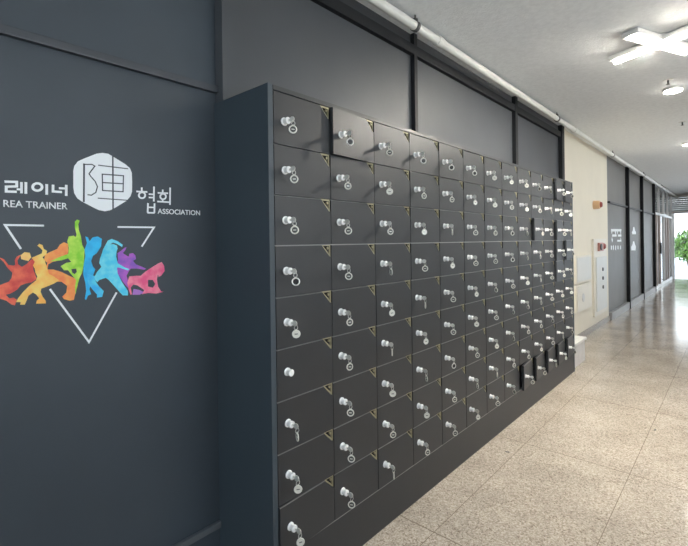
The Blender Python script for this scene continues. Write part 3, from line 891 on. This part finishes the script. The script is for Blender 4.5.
# ------------------------------------------------------------------ ceiling lamps
lamp = empty('ceiling_lamp', (-0.40, 3.79, CZ), 'lit four-armed cross shaped lamp on the ceiling near the lockers', 'ceiling lamp')
bm = bmesh.new()
lathe(bm, [(-0.045, 0.07), (-0.03, 0.085), (0, 0.085)], 28, 'Z')
link('canopy', bm, M['lamp_body'], lamp, smooth=True)
bm = bmesh.new()
lathe(bm, [(-0.052, 0.045), (-0.050, 0.058), (-0.0455, 0.060)], 28, 'Z')
link('added_hub_glow', bm, M['hub'], lamp, smooth=True)  # added glowing disc, concentrates the lamp so that shadows sharpen
for a in (R(157), R(337), R(67), R(247)):
    bm = bmesh.new()
    bx(bm, 0.05, 0.33, -0.055, 0.055, -0.042, -0.008)
    o = link('lamp_arm', bm, M['lamp_body'], lamp, bevel=0.003)
    o.rotation_euler = (0, 0, a)
    bm = bmesh.new()
    lathe(bm, [(0.06, 0.012), (0.064, 0.022), (0.316, 0.022), (0.32, 0.012)], 16, 'X', (0, 0, -0.043))
    t = link('tube', bm, M['tube'], o, smooth=True)


def downlight(x, y, label):
    root = empty('ceiling_downlight', (x, y, CZ), label, 'ceiling downlight', 'round downlights along the corridor ceiling')
    bm = bmesh.new()
    lathe(bm, [(-0.028, 0.074), (-0.022, 0.08), (0, 0.08)], 32, 'Z')
    link('housing', bm, M['lamp_body'], root, smooth=True)
    bm = bmesh.new()
    lathe(bm, [(-0.037, 0.055), (-0.035, 0.07), (-0.0285, 0.07)], 32, 'Z')
    link('diffuser', bm, M['disc'], root, smooth=True)

downlight(-0.44, 5.13, 'lit round downlight on the ceiling just beyond the cross shaped lamp')
downlight(-0.53, 8.26, 'second lit round downlight, farther along the corridor ceiling')
for i, y in enumerate((10.9, 13.8, 16.6)):
    downlight(-0.5, y, ('third', 'fourth', 'fifth')[i] + ' round downlight far along the corridor ceiling')


def sprinkler(x, y, label):
    root = empty('sprinkler_head', (x, y, CZ), label, 'sprinkler', 'sprinkler heads on the ceiling')
    bm = bmesh.new(); lathe(bm, [(-0.004, 0.035), (0, 0.04)], 20, 'Z'); link('cover_ring', bm, M['nickel'], root)
    bm = bmesh.new(); lathe(bm, [(-0.04, 0.016), (-0.037, 0.016), (-0.036, 0.006), (-0.004, 0.008)], 14, 'Z'); link('nozzle', bm, M['dark_metal'], root)

sprinkler(-0.45, 4.84, 'small dark sprinkler head just before the round downlight')
sprinkler(-0.49, 6.72, 'small dark sprinkler head between the two round downlights')

# ------------------------------------------------------------------ things on and by the cream wall
al = empty('alarm_sounder', (WX, 7.55, 1.9), 'small peach alarm light with dark red lens high on the cream wall', 'alarm light')
bm = bmesh.new()
lathe(bm, [(0, 0.066), (0.085, 0.062), (0.09, 0.054)], 24, 'X')
link('base', bm, M['peach'], al, smooth=True)
bm = bmesh.new()
lathe(bm, [(0.088, 0.046), (0.105, 0.042), (0.118, 0.030), (0.122, 0.01)], 24, 'X')
link('lens', bm, M['red'], al, smooth=True)

hy = empty('fire_hydrant_cabinet', (WX, 7.82, 0.2), 'tall white wall cabinet with red alarm device at its top', 'fire cabinet')
link('frame', box_bm(0.0, 0.03, -0.42, 0.42, 0, 1.18), M['panel_white'], hy, bevel=0.004)
o = link('door', box_bm(0.031, 0.045, -0.33, 0.36, 0.07, 0.90), M['panel_grey'], hy, bevel=0.003)
for z in (0.42, 0.56, 0.70):
    bm = bmesh.new()
    lathe(bm, [(0, 0.03), (0.012, 0.026)], 16, 'X', (0.045, 0.05, z))
    link('knob', bm, M['dark_metal'], o)
o = link('alarm_box', box_bm(0.031, 0.06, -0.2, 0.06, 0.99, 1.12), M['pink_red'], hy, bevel=0.004)
bm = bmesh.new()
lathe(bm, [(0.0, 0.05), (0.02, 0.045), (0.035, 0.025)], 18, 'X', (0.031, 0.2, 1.06))
link('alarm_light', bm, M['red'], hy, smooth=True)
bm = bmesh.new()
lathe(bm, [(0.0, 0.05), (0.012, 0.05)], 18, 'X', (0.06, -0.12, 1.055))
link('speaker_grille', bm, M['black'], o)

for z, hh, lab in ((0.79, 0.36, 'pale wall box beside the lockers, upper of two'), (0.40, 0.36, 'pale wall box beside the lockers, lower of two, with recessed handle')):
    eb = empty('wall_box', (WX, 6.72, z), lab, 'wall box', 'pale boxes on the cream wall')
    link('body', box_bm(0, 0.05, -0.4, 0.4, 0, hh), M['panel_white'], eb, bevel=0.005)
    dd = link('door', box_bm(0.051, 0.06, -0.37, 0.37, 0.02, hh - 0.02), M['panel_grey'] if z > 0.6 else M['panel_white'], eb, bevel=0.003)
    if z < 0.6:
        bm = bmesh.new()
        lathe(bm, [(0.06, 0.06), (0.07, 0.05)], 20, 'X', (0, -0.1, hh / 2))
        link('handle', bm, M['aluminium'], dd)

sb = empty('stone_box', (WX, 5.3, 0), 'low white box with flat lid on the floor past the lockers', 'box')
link('body', box_bm(0.021, 0.33, -0.22, 0.24, 0, 0.235), M['marble'], sb, bevel=0.004)
for px_, py_, a_, lab in ((-1.13, 2.816, 0.4, 'dark leaf scrap on the floor tile nearest the lockers'), (-0.457, 3.825, 1.2, 'tiny dark leaf scrap farther along the floor')):
    bm = bmesh.new()
    pts_ = [(-0.016, 0.0), (-0.008, 0.005), (0.004, 0.006), (0.016, 0.001), (0.006, -0.005), (-0.007, -0.004)]
    lo = [bm.verts.new((x, y, 0.0)) for x, y in pts_]
    hi = [bm.verts.new((x * .8, y * .8, 0.003)) for x, y in pts_]
    bm.faces.new(lo); bm.faces.new(hi)
    for i in range(6):
        bm.faces.new((lo[i], lo[(i + 1) % 6], hi[(i + 1) % 6], hi[i]))
    fl = link('leaf_scrap', bm, M['dark_metal'])
    fl.location, fl.rotation_euler = (px_, py_, 0.0), (0, 0, a_)
    tag(fl, lab, 'scrap')
    fl['kind'] = 'thing'
link('lid', box_bm(0.021, 0.345, -0.23, 0.26, 0.2355, 0.265), M['marble_top'], sb, bevel=0.006)
